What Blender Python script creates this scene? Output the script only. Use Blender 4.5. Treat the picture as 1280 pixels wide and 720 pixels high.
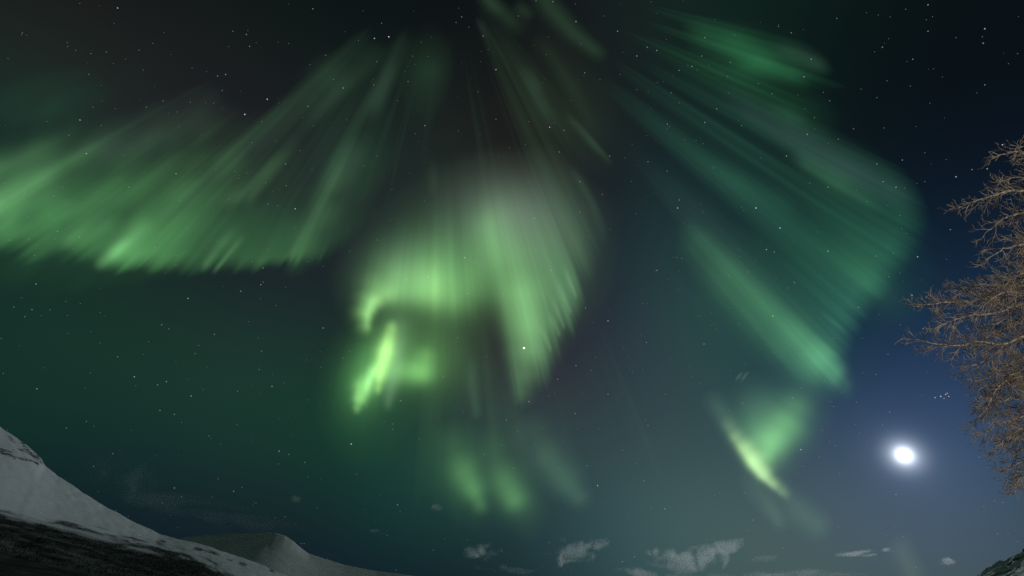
import bpy, math, random
import numpy as np
from mathutils import Vector
for _o in list(bpy.data.objects): bpy.data.objects.remove(_o)
SC=bpy.context.scene; COL=SC.collection
# ------------------------------------------------------------------ camera, sky, moonlight, exposure
LAMP_W=4200.
STAR_E=.68
W0,H0,F0=1280.,720.,650.
PITCH=math.radians(33.0)
VP=(560.,-60.)                      # where the field-aligned rays converge
def px_dir(x,y):
    x=np.asarray(x,float); y=np.asarray(y,float)
    c=(x-W0/2)/F0; u=(H0/2-y)/F0
    cp,sp=math.cos(PITCH),math.sin(PITCH)
    d=np.stack([c, cp-u*sp, sp+u*cp],-1)
    return d/np.linalg.norm(d,axis=-1,keepdims=True)
def lin(c):
    c=np.asarray(c,float)/255.
    return np.where(c<=.04045,c/12.92,((c+.055)/1.055)**2.4)

# ---- the night sky between the aurora bands: (x,y, sRGB)
SKY=[(0,0,28,31,27),(130,20,28,31,28),(270,30,22,27,26),(400,20,14,22,24),(520,10,17,23,25),(560,60,22,29,27),(650,40,26,34,29),(740,90,28,37,32),
(790,20,22,32,32),(880,10,23,46,38),(960,30,16,32,28),(1040,60,11,19,20),(1150,40,6,12,16),(1270,10,7,13,19),(1200,120,9,17,25),(1090,140,9,17,22),
(0,100,30,46,40),(100,100,30,38,37),(200,100,30,36,37),(300,100,32,36,37),(400,100,26,36,34),(470,140,28,42,37),(590,130,27,31,29),(680,120,31,40,36),
(780,140,27,35,35),(840,100,25,48,44),(900,160,28,52,48),(980,130,22,46,40),(1180,190,12,23,33),(1270,220,14,26,38),
(0,180,34,66,52),(150,180,36,60,50),(280,180,36,50,44),(380,190,38,48,42),(470,210,35,54,44),(560,200,36,50,44),(640,190,42,50,45),(720,220,40,54,46),(790,230,29,42,45),(870,230,32,60,56),(960,250,29,68,62),
(1060,230,26,56,56),(1190,280,17,34,50),(1270,330,22,42,62),
(420,250,38,56,46),(430,320,36,46,44),(500,260,44,58,52),(740,300,40,58,54),(800,310,33,48,54),(860,300,36,60,58),(930,330,32,68,66),(1020,300,32,76,68),
(0,350,26,48,41),(100,370,25,46,41),(200,350,25,44,40),(300,370,27,42,42),(380,370,28,44,44),
(0,440,25,58,46),(120,440,26,58,46),(240,430,30,54,46),(340,430,31,50,45),(420,440,32,58,48),
(0,510,20,50,40),(100,520,20,50,40),(220,500,25,58,46),(340,500,30,60,48),(430,520,30,64,50),(540,540,44,72,60),(610,470,52,66,58),(590,540,50,76,64),
(680,510,52,66,64),(760,370,36,52,58),(740,430,40,54,60),(780,480,46,62,67),(850,380,43,62,64),(840,450,48,68,70),(850,540,56,78,80),(760,560,52,72,76),
(900,430,46,74,74),(960,470,46,84,80),(1020,500,46,82,88),(1090,370,22,52,66),(1090,440,30,56,80),(1160,360,22,42,62),(1150,440,31,56,82),(1220,400,28,48,72),
(1060,520,48,72,96),(1130,500,48,72,100),(1200,490,42,66,94),(1270,500,40,62,90),(1070,600,68,86,108),(1140,640,66,84,104),(1220,580,60,80,104),(1270,620,54,76,98),(1210,660,62,82,98),(1270,680,58,80,96),
(1140,690,78,96,102),(1050,660,76,98,104),(1000,700,72,94,96),(940,640,70,92,94),(880,620,62,86,88),(850,680,62,86,90),(800,630,56,82,84),(790,700,54,80,82),(720,660,40,66,70),(690,710,34,58,64),(660,560,54,78,74),(640,670,34,64,60),
(560,690,22,40,48),(470,700,20,36,44),(460,600,24,62,50),(520,590,28,70,54),(520,640,28,60,54),(430,650,22,42,46),(350,600,22,50,44),(330,640,22,34,42),(240,590,18,36,40),(180,630,22,38,44),(120,570,20,38,42),(60,540,18,38,40),(240,650,20,34,42),(420,560,26,62,48),(300,560,24,56,45),(150,490,22,56,44),
(740,600,52,72,76),(700,430,48,62,62),(970,590,58,88,88),(1010,620,66,92,94),(1000,560,54,84,92),(900,560,60,84,86),
]
def stroke(X,Y,pts,skew=None):
    out=np.zeros_like(X)
    for (x0,y0,w0,i0),(x1,y1,w1,i1) in zip(pts[:-1],pts[1:]):
        dx,dy=x1-x0,y1-y0; L2=dx*dx+dy*dy+1e-9
        t=np.clip(((X-x0)*dx+(Y-y0)*dy)/L2,0,1); ts=t*t*(3-2*t)
        d2=(X-x0-t*dx)**2+(Y-y0-t*dy)**2
        w=w0+(w1-w0)*t
        if skew is not None:   # softer on one side (perp dir), skew=(right_mult)
            side=((X-x0)*dy-(Y-y0)*dx)
            w=w*(skew[1]+(skew[0]-skew[1])*.5*(1+np.tanh(side/math.sqrt(L2)/(w*.5))))
        out=np.maximum(out,(i0+(i1-i0)*ts)*np.exp(-d2/(w*w)))
    return out
def blob(X,Y,x,y,a,b,rot,I,p=1.0):
    c,s=math.cos(math.radians(rot)),math.sin(math.radians(rot))
    u=((X-x)*c+(Y-y)*s)/a; v=(-(X-x)*s+(Y-y)*c)/b
    return I*np.exp(-(u*u+v*v)**p)
def vnoise(x,seed):
    rng=np.random.RandomState(seed); tab=rng.rand(4096)
    i=np.floor(x).astype(int); f=x-i; f=f*f*(3-2*f)
    return tab[i%4096]*(1-f)+tab[(i+1)%4096]*f
def curtain(X,Y,edge,p=1.5,k=1.0,str_amp=.5,str_f=1.0,jit=0.0,seed=1,smooth=1.2):
    """edge: (x,y,q,I,a) from left to right along the lower border"""
    E=np.array(edge,float)
    ph=np.degrees(np.arctan2(E[:,1]-VP[1],E[:,0]-VP[0])); rh=np.hypot(E[:,0]-VP[0],E[:,1]-VP[1])
    o=np.argsort(ph); ph=ph[o]; rh=rh[o]; E=E[o]
    t=np.arange(-10,190,.1); ker=np.exp(-.5*(np.arange(-60,61)*.1/smooth)**2); ker/=ker.sum()
    def tab(v): return np.convolve(np.pad(np.interp(t,ph,v),60,mode='edge'),ker,'valid')
    R,Q,I,A=tab(rh),tab(E[:,2]),tab(np.where((np.arange(len(ph))==0)|(np.arange(len(ph))==len(ph)-1),0,E[:,3])),tab(E[:,4])
    I=np.where((t<ph[0])|(t>ph[-1]),0,I)*1.0
    f=np.degrees(np.arctan2(Y-VP[1],X-VP[0])); r=np.hypot(X-VP[0],Y-VP[1])
    def g(v): return np.interp(f,t,v)
    n=.5*vnoise(f*.45*str_f+r*.0012,seed)+.3*vnoise(f*1.1*str_f+r*.002,seed+1)+.2*vnoise(f*2.6*str_f,seed+2)
    R0=g(R)*(1+jit*(n-.5)*2)
    s=(R0-r)/(R0*g(Q)); a=g(A)
    rise=np.clip((s+a*.35)/a,0,1); rise=rise*rise*(3-2*rise)
    dec=np.clip(1-np.clip(s,0,1),0,1)**p*np.exp(-k*np.clip(s,0,1))
    return g(I)*rise*dec*np.clip(1+str_amp*(n-.5)*2.6,0.05,3), s

G=(.30,1.,.30); T=(.16,1.,.50); Y_=(.42,1.,.33); GR=(.75,1.,.80); D=(.20,1.,.33); NEU=(.5,1.,.62)
def c3(v,col): return v[...,None]*np.array(col)
# ---- each aurora: label and its light as seen
def rays(X,Y,f0,amp,seed):
    f=np.degrees(np.arctan2(Y-VP[1],X-VP[0])); r=np.hypot(X-VP[0],Y-VP[1])
    n=.5*vnoise(f*f0+r*.004,seed)+.3*vnoise(f*f0*2.3+r*.006,seed+1)+.2*vnoise(f*f0*5+r*.005,seed+2)
    return 1+amp*(n-.5)*2
def patchy(X,Y,sx,sy,rot,seed,lo,hi):
    c,q=math.cos(math.radians(rot)),math.sin(math.radians(rot)); u=(X*c+Y*q)/sx+40; v=(-X*q+Y*c)/sy+40
    rng=np.random.RandomState(seed); tab=rng.rand(128,128); out=0
    for o,a in ((1,.6),(2.1,.4)):
        i=np.floor(u*o).astype(int); j=np.floor(v*o).astype(int); f=u*o-i; g=v*o-j; f=f*f*(3-2*f); g=g*g*(3-2*g)
        t=lambda p,w: tab[p%128,w%128]
        out=out+a*((t(i,j)*(1-f)+t(i+1,j)*f)*(1-g)+(t(i,j+1)*(1-f)+t(i+1,j+1)*f)*g)
    return lo+(hi-lo)*np.clip((out-.25)/.5,0,1)
def fan(X,Y,p0,p1,r0,r1,amp,f0,seed,con=2.2,vary=.35,soft=14):
    # long thin field-aligned rays of uneven width, length and brightness between two angles
    f=np.degrees(np.arctan2(Y-VP[1],X-VP[0])); r=np.hypot(X-VP[0],Y-VP[1])
    a=vnoise(f*f0+r*.0006,seed); b=vnoise(f*f0*2.7+r*.0011,seed+1); c=vnoise(f*f0*6.1,seed+2); d=vnoise(f*f0*.35+.3,seed+3)
    n=(.58*a+.30*b+.12*c); n=np.clip((n-.34)*con,0,1.4)**1.5*(.35+1.2*d)
    if not np.isscalar(r1): r1=np.interp(f,r1[0],r1[1])
    s0=r0*(1+vary*2*(vnoise(f*f0*.8,seed+4)-.5)); s1=r1*(1+vary*(vnoise(f*f0*1.3,seed+5)-.5))
    t=np.clip((r-s0)/(s1-s0+1e-6),0,1); prof=np.sin(np.pi*np.clip(t,0,1)**1.25)**1.3
    w=np.clip((f-p0)/soft,0,1)*np.clip((p1-f)/soft,0,1)
    w=w*w*(3-2*w)
    return amp*n*prof*w
def aur_left(X,Y):
    a,s=curtain(X,Y,[(-120,250,.30,.10,.2),(-40,285,.34,.16,.3),(10,298,.36,.20,.34),(50,310,.30,.10,.34),(90,325,.28,.14,.34),(128,337,.27,.29,.30),(165,338,.28,.27,.27),(205,338,.29,.125,.27),(240,342,.3,.075,.24),(275,338,.30,.055,.22),(310,331,.3,.065,.18),(355,329,.32,.075,.14),(400,320,.34,.035,.2),(450,280,.4,.015,.3),(480,260,.4,0,.3)],p=1.7,k=.7,str_amp=.34,str_f=.7,jit=.042,seed=11)
    o=c3(a,G)
    st=stroke(X,Y,[(116,338,6,.0),(128,328,7,.11),(146,312,9,.16),(168,292,11,.08),(195,268,16,0)])
    st+=stroke(X,Y,[(-30,272,22,.06),(10,254,22,.10),(45,232,20,.09),(90,206,18,.02),(120,190,18,0)])
    st+=stroke(X,Y,[(-20,216,18,.07),(40,193,15,.05),(90,172,16,.01),(120,160,18,0)])
    st+=stroke(X,Y,[(0,245,14,.04),(60,216,14,.06),(110,188,16,.035),(170,165,18,0)])
    st+=stroke(X,Y,[(70,318,5,0),(90,302,9,.07),(118,282,12,.05),(145,262,14,0)])
    st+=stroke(X,Y,[(250,342,3,.0),(258,330,4.5,.07),(276,306,6,.04),(300,278,8,0)])
    st+=stroke(X,Y,[(264,344,2.2,0),(274,332,2.8,.09),(292,310,3.6,.045),(308,288,5,0)])
    st+=stroke(X,Y,[(355,330,6,0),(366,320,8,.035),(382,295,11,.04),(398,265,13,.055),(412,236,13,.025),(430,195,16,.008),(445,160,18,0)],skew=(.7,1.8))
    st+=stroke(X,Y,[(275,262,7,.0),(300,244,7,.045),(330,216,8,.03),(355,185,8,0)])
    st+=stroke(X,Y,[(303,262,5,.0),(318,240,6,.04),(345,206,8,.028),(375,165,9,0)])
    o+=c3(st,(.38,1,.38))
    o+=c3(stroke(X,Y,[(90,205,14,.0),(140,182,22,.03),(195,163,24,.025),(240,146,26,.014),(300,112,30,0)]),(.52,1,.62))
    o+=c3(blob(X,Y,165,258,130,52,-18,.075),G)+c3(blob(X,Y,60,130,70,34,-14,.012),T)+c3(blob(X,Y,300,290,120,36,0,.02),D)
    o*=1.28; o+=c3(fan(X,Y,112,156,260,([108,122,136,150],[380,455,560,640]),.050,.42,401,vary=.16,soft=9),(.34,1,.40))
    o*=.92*patchy(X,Y,75,38,-38,303,.50,1.30)[...,None]
    return o*rays(X,Y,.5,.22,301)[...,None]
def aur_upper(X,Y):
    o=c3(stroke(X,Y,[(330,215,10,0),(370,168,14,.012),(420,112,19,.024),(452,86,18,.014),(490,50,20,0)],skew=(1.7,.6)),(.42,1,.52))
    o+=c3(stroke(X,Y,[(455,160,12,0),(472,122,10,.028),(484,98,9,.026),(498,66,10,.01),(512,30,10,0)]),(.45,1,.6))
    o+=c3(blob(X,Y,534,92,24,42,8,.026),(.35,1,.45))+c3(blob(X,Y,440,200,60,40,-50,.012),D)
    o*=patchy(X,Y,60,60,0,305,.7,1.3)[...,None]; o+=c3(fan(X,Y,94,146,90,([95,108,120,136,150],[330,380,440,500,520]),.022,.22,411,soft=12,vary=.2),(.40,1,.50))
    o+=c3(stroke(X,Y,[(400,245,14,0),(430,215,16,.02),(470,160,16,0)])+stroke(X,Y,[(540,255,7,0),(541,225,7,.012),(541,185,7,0)]),NEU)
    return o
def aur_top(X,Y):
    o=stroke(X,Y,[(585,-40,9,.03),(615,5,9,.034),(632,20,9,.020),(660,46,12,0)])+stroke(X,Y,[(660,-40,12,.026),(688,10,12,.026),(715,40,10,.026),(740,60,8,.024),(762,76,8,0)])
    o+=stroke(X,Y,[(640,0,8,0),(655,14,7,.018),(668,26,7,0)])
    o+=stroke(X,Y,[(595,20,5,.0),(604,36,4,.014),(614,54,6,.006),(650,100,8,0)])
    o+=stroke(X,Y,[(645,75,6,0),(664,108,7,.018),(678,135,8,.016),(695,165,9,0)])+stroke(X,Y,[(655,75,4,0),(672,104,4,.013),(682,120,4,0)])
    o+=stroke(X,Y,[(665,40,8,.0),(690,70,8,.008),(715,110,10,.010),(735,150,12,.008),(760,190,12,0)])
    o+=stroke(X,Y,[(700,135,3,0),(725,160,3.5,.022),(745,182,3.2,.030),(757,195,2.5,.018),(766,206,2,0)],skew=(1,1.8))
    o+=stroke(X,Y,[(710,205,4,0),(726,228,4.5,.022),(740,252,5,.018),(752,285,7,.01),(755,320,9,0)])
    o+=fan(X,Y,46,92,40,390,.016,.20,421,soft=12)
    return c3(o,(.40,1,.46))+c3(blob(X,Y,720,120,50,110,-35,.008),(.4,1,.4))
def aur_arch(X,Y):
    hook=stroke(X,Y,[(610,372,22,0),(565,368,22,.15),(530,361,21,.26),(500,361,19,.24),(478,366,15,.24),(466,376,11,.28),(458,390,9,.26),(457,406,7,.15),(461,424,6,0)],skew=(1.,1.5))
    o=c3(hook,(.43,1,.32))
    o+=c3(stroke(X,Y,[(505,360,14,0),(480,369,10,.10),(466,379,8,.22),(460,392,6.5,.22),(459,405,5,.12),(462,418,4,0)]),(.50,1,.32))
    o+=c3(blob(X,Y,500,338,46,36,-25,.10),(.48,1,.48))+c3(blob(X,Y,565,345,60,50,-20,.17),(.34,1,.30))+c3(blob(X,Y,590,300,90,58,-25,.06),(.5,1,.55))
    o+=c3(blob(X,Y,540,360,14,24,0,.09),(.5,1,.3))
    return 1.3*o*rays(X,Y,.45,.16,311)[...,None]
def aur_leg(X,Y):
    o=c3(stroke(X,Y,[(492,396,5,.0),(489,412,7,.24),(482,440,9.5,.62),(476,465,8.5,.52),(473,484,5.5,.22),(472,497,3,0)]),(.52,1,.27))
    o+=c3(stroke(X,Y,[(478,448,6,0),(465,466,8,.26),(455,484,11,.36),(450,498,8,.36),(447,508,5.5,.18),(445,521,3,0)]),(.42,1,.30))
    o+=c3(stroke(X,Y,[(470,455,4,0),(461,478,4.5,.16),(456,498,3,0)]),(.5,1,.4))
    o+=c3(blob(X,Y,460,466,26,42,22,.14),(.30,1,.26))+c3(blob(X,Y,484,438,20,44,10,.10),(.4,1,.32))
    o+=c3(stroke(X,Y,[(533,425,10,0),(530,448,13,.12),(527,466,13,.16),(526,484,9,.0)]),(.38,1,.26))+c3(blob(X,Y,510,464,28,15,0,.16),(.36,1,.28))+c3(blob(X,Y,525,446,52,42,0,.10),(.36,1,.28))
    o+=c3(stroke(X,Y,[(500,410,13,.03),(495,440,12,.07),(490,475,9,.08),(486,500,6,.05),(484,518,4,0)]),(.6,1,.62))
    o+=c3(stroke(X,Y,[(589,430,8,0),(591,480,8,.022),(595,510,6,.02),(597,530,5,0)]),(.4,1,.5))
    o+=c3(blob(X,Y,455,500,40,60,0,.02),(.3,1,.35))
    return 1.5*o*rays(X,Y,.6,.14,321)[...,None]
def aur_column(X,Y):
    o=c3(stroke(X,Y,[(606,245,24,0),(616,285,26,.10),(634,330,30,.17),(650,372,27,.21),(656,402,24,.21),(658,432,20,.17),(656,465,14,.10),(652,488,11,.05),(650,512,9,0)],skew=(1.25,.9)),(.42,1,.35))
    cu,s=curtain(X,Y,[(625,470,.5,0,.2),(640,480,.42,.02,.3),(652,500,.45,.14,.35),(661,492,.45,.10,.35),(669,462,.42,.09,.3),(677,470,.45,.18,.35),(686,438,.42,.10,.3),(695,430,.42,.13,.3),(705,414,.42,.17,.3),(716,394,.42,.16,.25),(726,362,.42,.08,.25),(740,320,.4,.04,.4),(755,270,.4,0,.4)],p=1.3,k=.5,str_amp=.50,str_f=1.1,jit=.035,seed=37,smooth=.5)
    o+=c3(cu,(.40,1,.42))
    o+=c3(blob(X,Y,642,270,54,42,20,.065),(.80,1,.85))+c3(blob(X,Y,690,306,48,56,-25,.055),(.55,1,.58))+c3(blob(X,Y,684,348,36,50,-20,.055),(.42,1,.42))+c3(blob(X,Y,614,298,18,30,-8,.07),(.36,1,.34))
    o+=c3(blob(X,Y,640,255,90,50,0,.012),(.85,1,.9))
    for (x,y,l) in ((705,410,46),(699,420,34),(713,392,50),(688,438,36),(720,372,46)):
        o+=c3(stroke(X,Y,[(x-l*.38,y-l,4,0),(x-l*.16,y-l*.4,2.6,.07),(x-1,y-4,2.2,.06),(x+1,y+4,1.6,0)]),(.45,1,.45))
    o+=c3(stroke(X,Y,[(640,335,26,0),(650,372,24,.10),(656,405,20,.10),(658,435,15,.05),(658,455,12,0)]),(.40,1,.38))
    return 1.15*o*rays(X,Y,.9,.10,341)[...,None]
def aur_low(X,Y):
    o=stroke(X,Y,[(556,520,20,0),(570,560,19,.035),(582,594,16,.12),(592,612,13,.155),(599,628,9,.10),(606,648,8,0)])+blob(X,Y,582,600,28,38,-25,.055)
    o+=stroke(X,Y,[(606,525,20,0),(618,570,19,.035),(632,605,17,.11),(642,624,14,.14),(652,640,12,0)])+blob(X,Y,645,620,24,30,-30,.05)
    o+=fan(X,Y,78,99,470,745,.028,.4,431,soft=6,vary=.15)
    return c3(o,(.36,1,.30))
def aur_pale(X,Y):
    o=stroke(X,Y,[(650,510,22,0),(668,545,22,.025),(685,575,20,.06),(705,600,18,.065),(722,620,12,.05),(734,634,10,0)])
    o+=fan(X,Y,62,80,420,740,.016,.35,441,soft=6,vary=.15)
    return c3(o,(.45,1,.5))
def aur_right(X,Y):
    b=stroke(X,Y,[(850,270,10,0),(880,305,18,.05),(920,350,24,.09),(965,395,26,.11),(1000,425,25,.17),(1025,448,23,.26),(1042,464,16,.19),(1056,480,11,.05),(1062,490,8,0)],skew=(.75,1.2))
    o=c3(b,(.30,1,.40))
    cu,s=curtain(X,Y,[(980,455,.35,0,.2),(1010,478,.40,.03,.2),(1040,486,.38,.06,.22),(1054,470,.30,.08,.25),(1056,452,.30,.09,.2),(1056,430,.30,.085,.2),(1069,400,.28,.10,.2),(1089,375,.26,.11,.22),(1108,352,.28,.09,.22),(1130,325,.26,.08,.22),(1145,295,.3,.06,.25),(1154,262,.32,.045,.22),(1145,235,.4,.025,.25),(1110,200,.3,0,.3)],p=1.2,k=.6,str_amp=.30,str_f=2.2,jit=.008,seed=53)
    o+=c3(cu,(.20,1,.46))
    o+=c3(blob(X,Y,1084,345,44,24,45,.045),(.24,1,.34))+c3(blob(X,Y,1075,300,90,60,45,.02),T)
    o+=c3(stroke(X,Y,[(1020,385,3,0),(1045,405,2.5,.04),(1066,422,1.8,0)])+stroke(X,Y,[(1010,415,3,0),(1040,440,2.5,.04),(1060,456,2,0)]),(.35,1,.5))
    o+=c3(stroke(X,Y,[(890,105,12,0),(950,150,15,.016),(1010,188,16,.024),(1060,215,14,.030),(1105,238,12,.02),(1155,264,10,0)],skew=(1.5,.8)),(.55,1,.95))
    o+=c3(stroke(X,Y,[(985,190,8,0),(1012,207,10,.04),(1045,228,12,.05),(1075,246,11,.03),(1110,268,9,0)]),(.30,1,.52))
    o+=c3(stroke(X,Y,[(870,190,13,0),(930,228,14,.022),(970,250,14,.022),(1005,275,12,0)]),(.18,1,.50))
    o+=c3(fan(X,Y,24,50,210,660,.030,.22,451,soft=6,vary=.2),(.22,1,.52))+c3(fan(X,Y,40,62,330,760,.026,.28,461,soft=7),(.42,1,.66))
    return o*rays(X,Y,.9,.28,331)[...,None]
def aur_upright(X,Y):
    o=stroke(X,Y,[(850,28,10,0),(885,45,13,.035),(920,56,14,.055),(950,68,12,.045),(985,84,10,.02),(1030,100,9,0)])+stroke(X,Y,[(905,80,10,0),(945,82,12,.05),(985,94,9,.038),(1020,108,8,0)])
    o+=blob(X,Y,930,82,52,30,14,.03)
    o+=fan(X,Y,12,32,240,520,.030,.5,471,soft=6,vary=.2)
    c=c3(o,(.16,1,.36))
    c+=c3(stroke(X,Y,[(955,55,10,0),(995,68,11,.03),(1018,78,10,.032),(1042,93,8,0)]),(.38,1,.62))
    c+=c3(stroke(X,Y,[(950,125,8,0),(990,145,9,.022),(1020,162,6,0)]),(.2,1,.5))+c3(blob(X,Y,1000,140,46,30,25,.012),D)
    return c
def aur_flame(X,Y):
    o=c3(stroke(X,Y,[(900,518,9,0),(912,537,8,.08),(920,549,8,.24),(931,563,9,.58),(941,578,9,.85),(952,592,8,.72),(963,603,6,.42),(975,613,6,.16),(990,626,5,0)],skew=(1.3,.8)),(.60,1,.40))+c3(stroke(X,Y,[(880,482,12,0),(902,516,11,.045),(918,542,10,.06),(930,560,9,0)]),(.5,1,.6))+c3(blob(X,Y,955,562,17,24,-30,.13),(.42,1,.32))
    o+=c3(stroke(X,Y,[(1004,490,14,0),(994,512,20,.12),(982,532,22,.24),(969,550,18,.31),(960,567,12,.22),(958,582,8,.06),(960,592,6,0)],skew=(1.,1.)),(.36,1,.30))
    o+=c3(blob(X,Y,974,528,42,34,-40,.07)+blob(X,Y,948,548,20,34,-25,.10),(.32,1,.36))+c3(stroke(X,Y,[(935,480,22,0),(950,510,26,.05),(960,540,26,.06),(965,560,20,0)]),(.4,1,.55))
    o+=c3(stroke(X,Y,[(925,580,14,0),(950,615,14,.03),(970,645,9,.045),(982,668,8,0)])+stroke(X,Y,[(975,610,10,.02),(1000,640,16,.04),(1020,655,15,.04),(1040,675,12,0)]),(.5,1,.5))
    o+=c3(stroke(X,Y,[(918,478,1.2,0),(924,470,1.2,.07),(930,464,1.2,0)])+stroke(X,Y,[(924,480,1.2,0),(931,470,1.2,.07),(937,463,1.2,0)]),(.6,1,.8))
    o+=c3(stroke(X,Y,[(1118,665,14,0),(1128,690,13,.03),(1140,716,13,.03),(1150,745,12,0)]),(.75,1,.55))
    return o
AUR=[aur_left,aur_upper,aur_top,aur_arch,aur_leg,aur_column,aur_low,aur_pale,aur_right,aur_upright,aur_flame]

CAM=np.array([0.,0.,1.7])
cd=bpy.data.cameras.new('camera'); cam=bpy.data.objects.new('camera',cd); COL.objects.link(cam)
cd.sensor_width=36.0; cd.lens=36.0*F0/W0; cd.clip_start=.1; cd.clip_end=1e7
cam.location=CAM; cam.rotation_euler=(math.radians(90)+PITCH,0,0); SC.camera=cam
MOON_PX=(1130.,569.)
MOON=px_dir(*MOON_PX)
moon_el=math.asin(MOON[2]); moon_az=math.atan2(MOON[0],MOON[1])
vs=SC.view_settings; SC.display_settings.display_device='sRGB'
vs.view_transform='Standard'; vs.look='None'; vs.exposure=0; vs.gamma=1; vs.use_curve_mapping=False
SC.cycles.transparent_max_bounces=24; SC.cycles.max_bounces=4; SC.cycles.diffuse_bounces=2; SC.cycles.volume_bounces=2
SC.cycles.use_denoising=False; SC.cycles.sample_clamp_indirect=.6
# broad night-sky light (moonlit air, airglow, diffuse aurora) as smooth lobes over directions
KS=1/(2*math.radians(5.6)**2)
def fit_sky():
    S=np.array(SKY,float); P=px_dir(S[:,0],S[:,1]); base=np.array(SKY_BASE)
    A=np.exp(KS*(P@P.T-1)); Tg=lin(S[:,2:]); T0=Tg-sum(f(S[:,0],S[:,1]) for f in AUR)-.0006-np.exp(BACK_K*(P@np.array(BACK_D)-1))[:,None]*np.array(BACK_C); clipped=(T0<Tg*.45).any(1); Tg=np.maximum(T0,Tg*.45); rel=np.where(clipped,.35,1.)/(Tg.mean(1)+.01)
    AW=A*rel[:,None]; TW=np.maximum(Tg-base,0)*rel[:,None]; H=AW.T@AW; B=AW.T@TW
    W=np.full_like(Tg,.01)
    for _ in range(3000): W*=(B+1e-9)/(H@W+1e-9)
    return P,W
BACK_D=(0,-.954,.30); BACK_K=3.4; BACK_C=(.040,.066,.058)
SKY_BASE=(.0020,.0038,.0056)
world=bpy.data.worlds.new('World'); SC.world=world; world.use_nodes=True
nt=world.node_tree; nt.nodes.clear()
tc=nt.nodes.new('ShaderNodeTexCoord')
acc=None
def lobe(d,k,col):
    global acc
    n1=nt.nodes.new('ShaderNodeVectorMath'); n1.operation='DOT_PRODUCT'; nt.links.new(tc.outputs['Generated'],n1.inputs[0]); n1.inputs[1].default_value=[float(v*k) for v in d]
    n0=nt.nodes.new('ShaderNodeMath'); n0.operation='SUBTRACT'; nt.links.new(n1.outputs['Value'],n0.inputs[0]); n0.inputs[1].default_value=k
    n2=nt.nodes.new('ShaderNodeMath'); n2.operation='EXPONENT'; nt.links.new(n0.outputs[0],n2.inputs[0])
    n3=nt.nodes.new('ShaderNodeVectorMath'); n3.operation='SCALE'; n3.inputs[0].default_value=[float(c) for c in col]; nt.links.new(n2.outputs[0],n3.inputs['Scale'])
    n4=nt.nodes.new('ShaderNodeVectorMath'); n4.operation='ADD'; nt.links.new(n3.outputs[0],n4.inputs[0])
    if acc is None: n4.inputs[1].default_value=SKY_BASE
    else: nt.links.new(acc,n4.inputs[1])
    acc=n4.outputs[0]
for d,w in zip(*fit_sky()): lobe(d,KS,w)
lobe(BACK_D,BACK_K,BACK_C)      # added fill glow for the unseen sky behind the camera, assumed aurora lit
# moon aureole: burnt-out glare and soft glow round the disc, put into the sky colour
for deg,col in MOON_AUREOLE if 'MOON_AUREOLE' in globals() else ((.40,(1.6,1.7,1.8)),(.80,(.42,.48,.56)),(1.5,(.045,.055,.075)),(3.5,(.008,.011,.017))):
    lobe(MOON,1/(2*math.radians(deg)**2)*2,col)
sky=nt.nodes.new('ShaderNodeTexSky'); sky.sky_type='NISHITA'; sky.sun_disc=False
sky.sun_elevation=moon_el; sky.sun_rotation=moon_az
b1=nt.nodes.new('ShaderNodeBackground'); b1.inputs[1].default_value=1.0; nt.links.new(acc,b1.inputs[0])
b2=nt.nodes.new('ShaderNodeBackground'); b2.inputs[1].default_value=.0001; nt.links.new(sky.outputs[0],b2.inputs[0])
ad=nt.nodes.new('ShaderNodeAddShader'); nt.links.new(b1.outputs[0],ad.inputs[0]); nt.links.new(b2.outputs[0],ad.inputs[1])
wo=nt.nodes.new('ShaderNodeOutputWorld'); nt.links.new(ad.outputs[0],wo.inputs[0])
world.cycles.sampling_method='MANUAL'; world.cycles.sample_map_resolution=512
sl=bpy.data.lights.new('moonlight','SUN'); sl.energy=.75; sl.angle=math.radians(.5); sl.color=(.86,.96,1.)
so=bpy.data.objects.new('moonlight',sl); COL.objects.link(so)
so.rotation_euler=Vector(MOON).to_track_quat('Z','Y').to_euler(); so.location=(0,0,300)
# assumed warm lamp added behind the camera: lights the near side of the birch
wl=bpy.data.lights.new('assumed_warm_lamp','POINT'); wl.energy=LAMP_W if 'LAMP_W' in globals() else 2600; wl.color=(1.,.91,.79); wl.shadow_soft_size=.12
wob=bpy.data.objects.new('assumed_warm_lamp',wl); COL.objects.link(wob); wob.location=(3.0,-7.0,3.2)
# ------------------------------------------------------------------ helpers
def link(name,me,parent=None,mat=None):
    o=bpy.data.objects.new(name,me); COL.objects.link(o)
    if parent is not None: o.parent=parent
    if mat is not None: o.data.materials.append(mat)
    return o
def tag(o,label=None,cat=None,group=None,kind=None):
    for k,v in (('label',label),('category',cat),('group',group),('kind',kind)):
        if v: o[k]=v
    return o
def material(name):
    m=bpy.data.materials.new(name); m.use_nodes=True; m.node_tree.nodes.clear(); return m,m.node_tree
def N(nt,t,**kw):
    n=nt.nodes.new(t)
    for k,v in kw.items():
        if k.startswith('i_'): n.inputs[k[2:]].default_value=v
        else: setattr(n,k,v)
    return n
def L(nt,a,b): nt.links.new(a,b)
def fbm(x,y,seed,octv=4,gain=.5):
    rng=np.random.RandomState(seed); tab=rng.rand(256,256); out=np.zeros_like(x,float); a=1.;tot=0
    for o in range(octv):
        i=np.floor(x).astype(int); j=np.floor(y).astype(int); f=x-i; g=y-j; f=f*f*(3-2*f); g=g*g*(3-2*g)
        t=lambda p,q: tab[(p+o*17)%256,(q+o*31)%256]
        out+=a*((t(i,j)*(1-f)+t(i+1,j)*f)*(1-g)+(t(i,j+1)*(1-f)+t(i+1,j+1)*f)*g); tot+=a; a*=gain; x=x*2.03+3.1; y=y*2.03+7.7
    return out/tot
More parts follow.
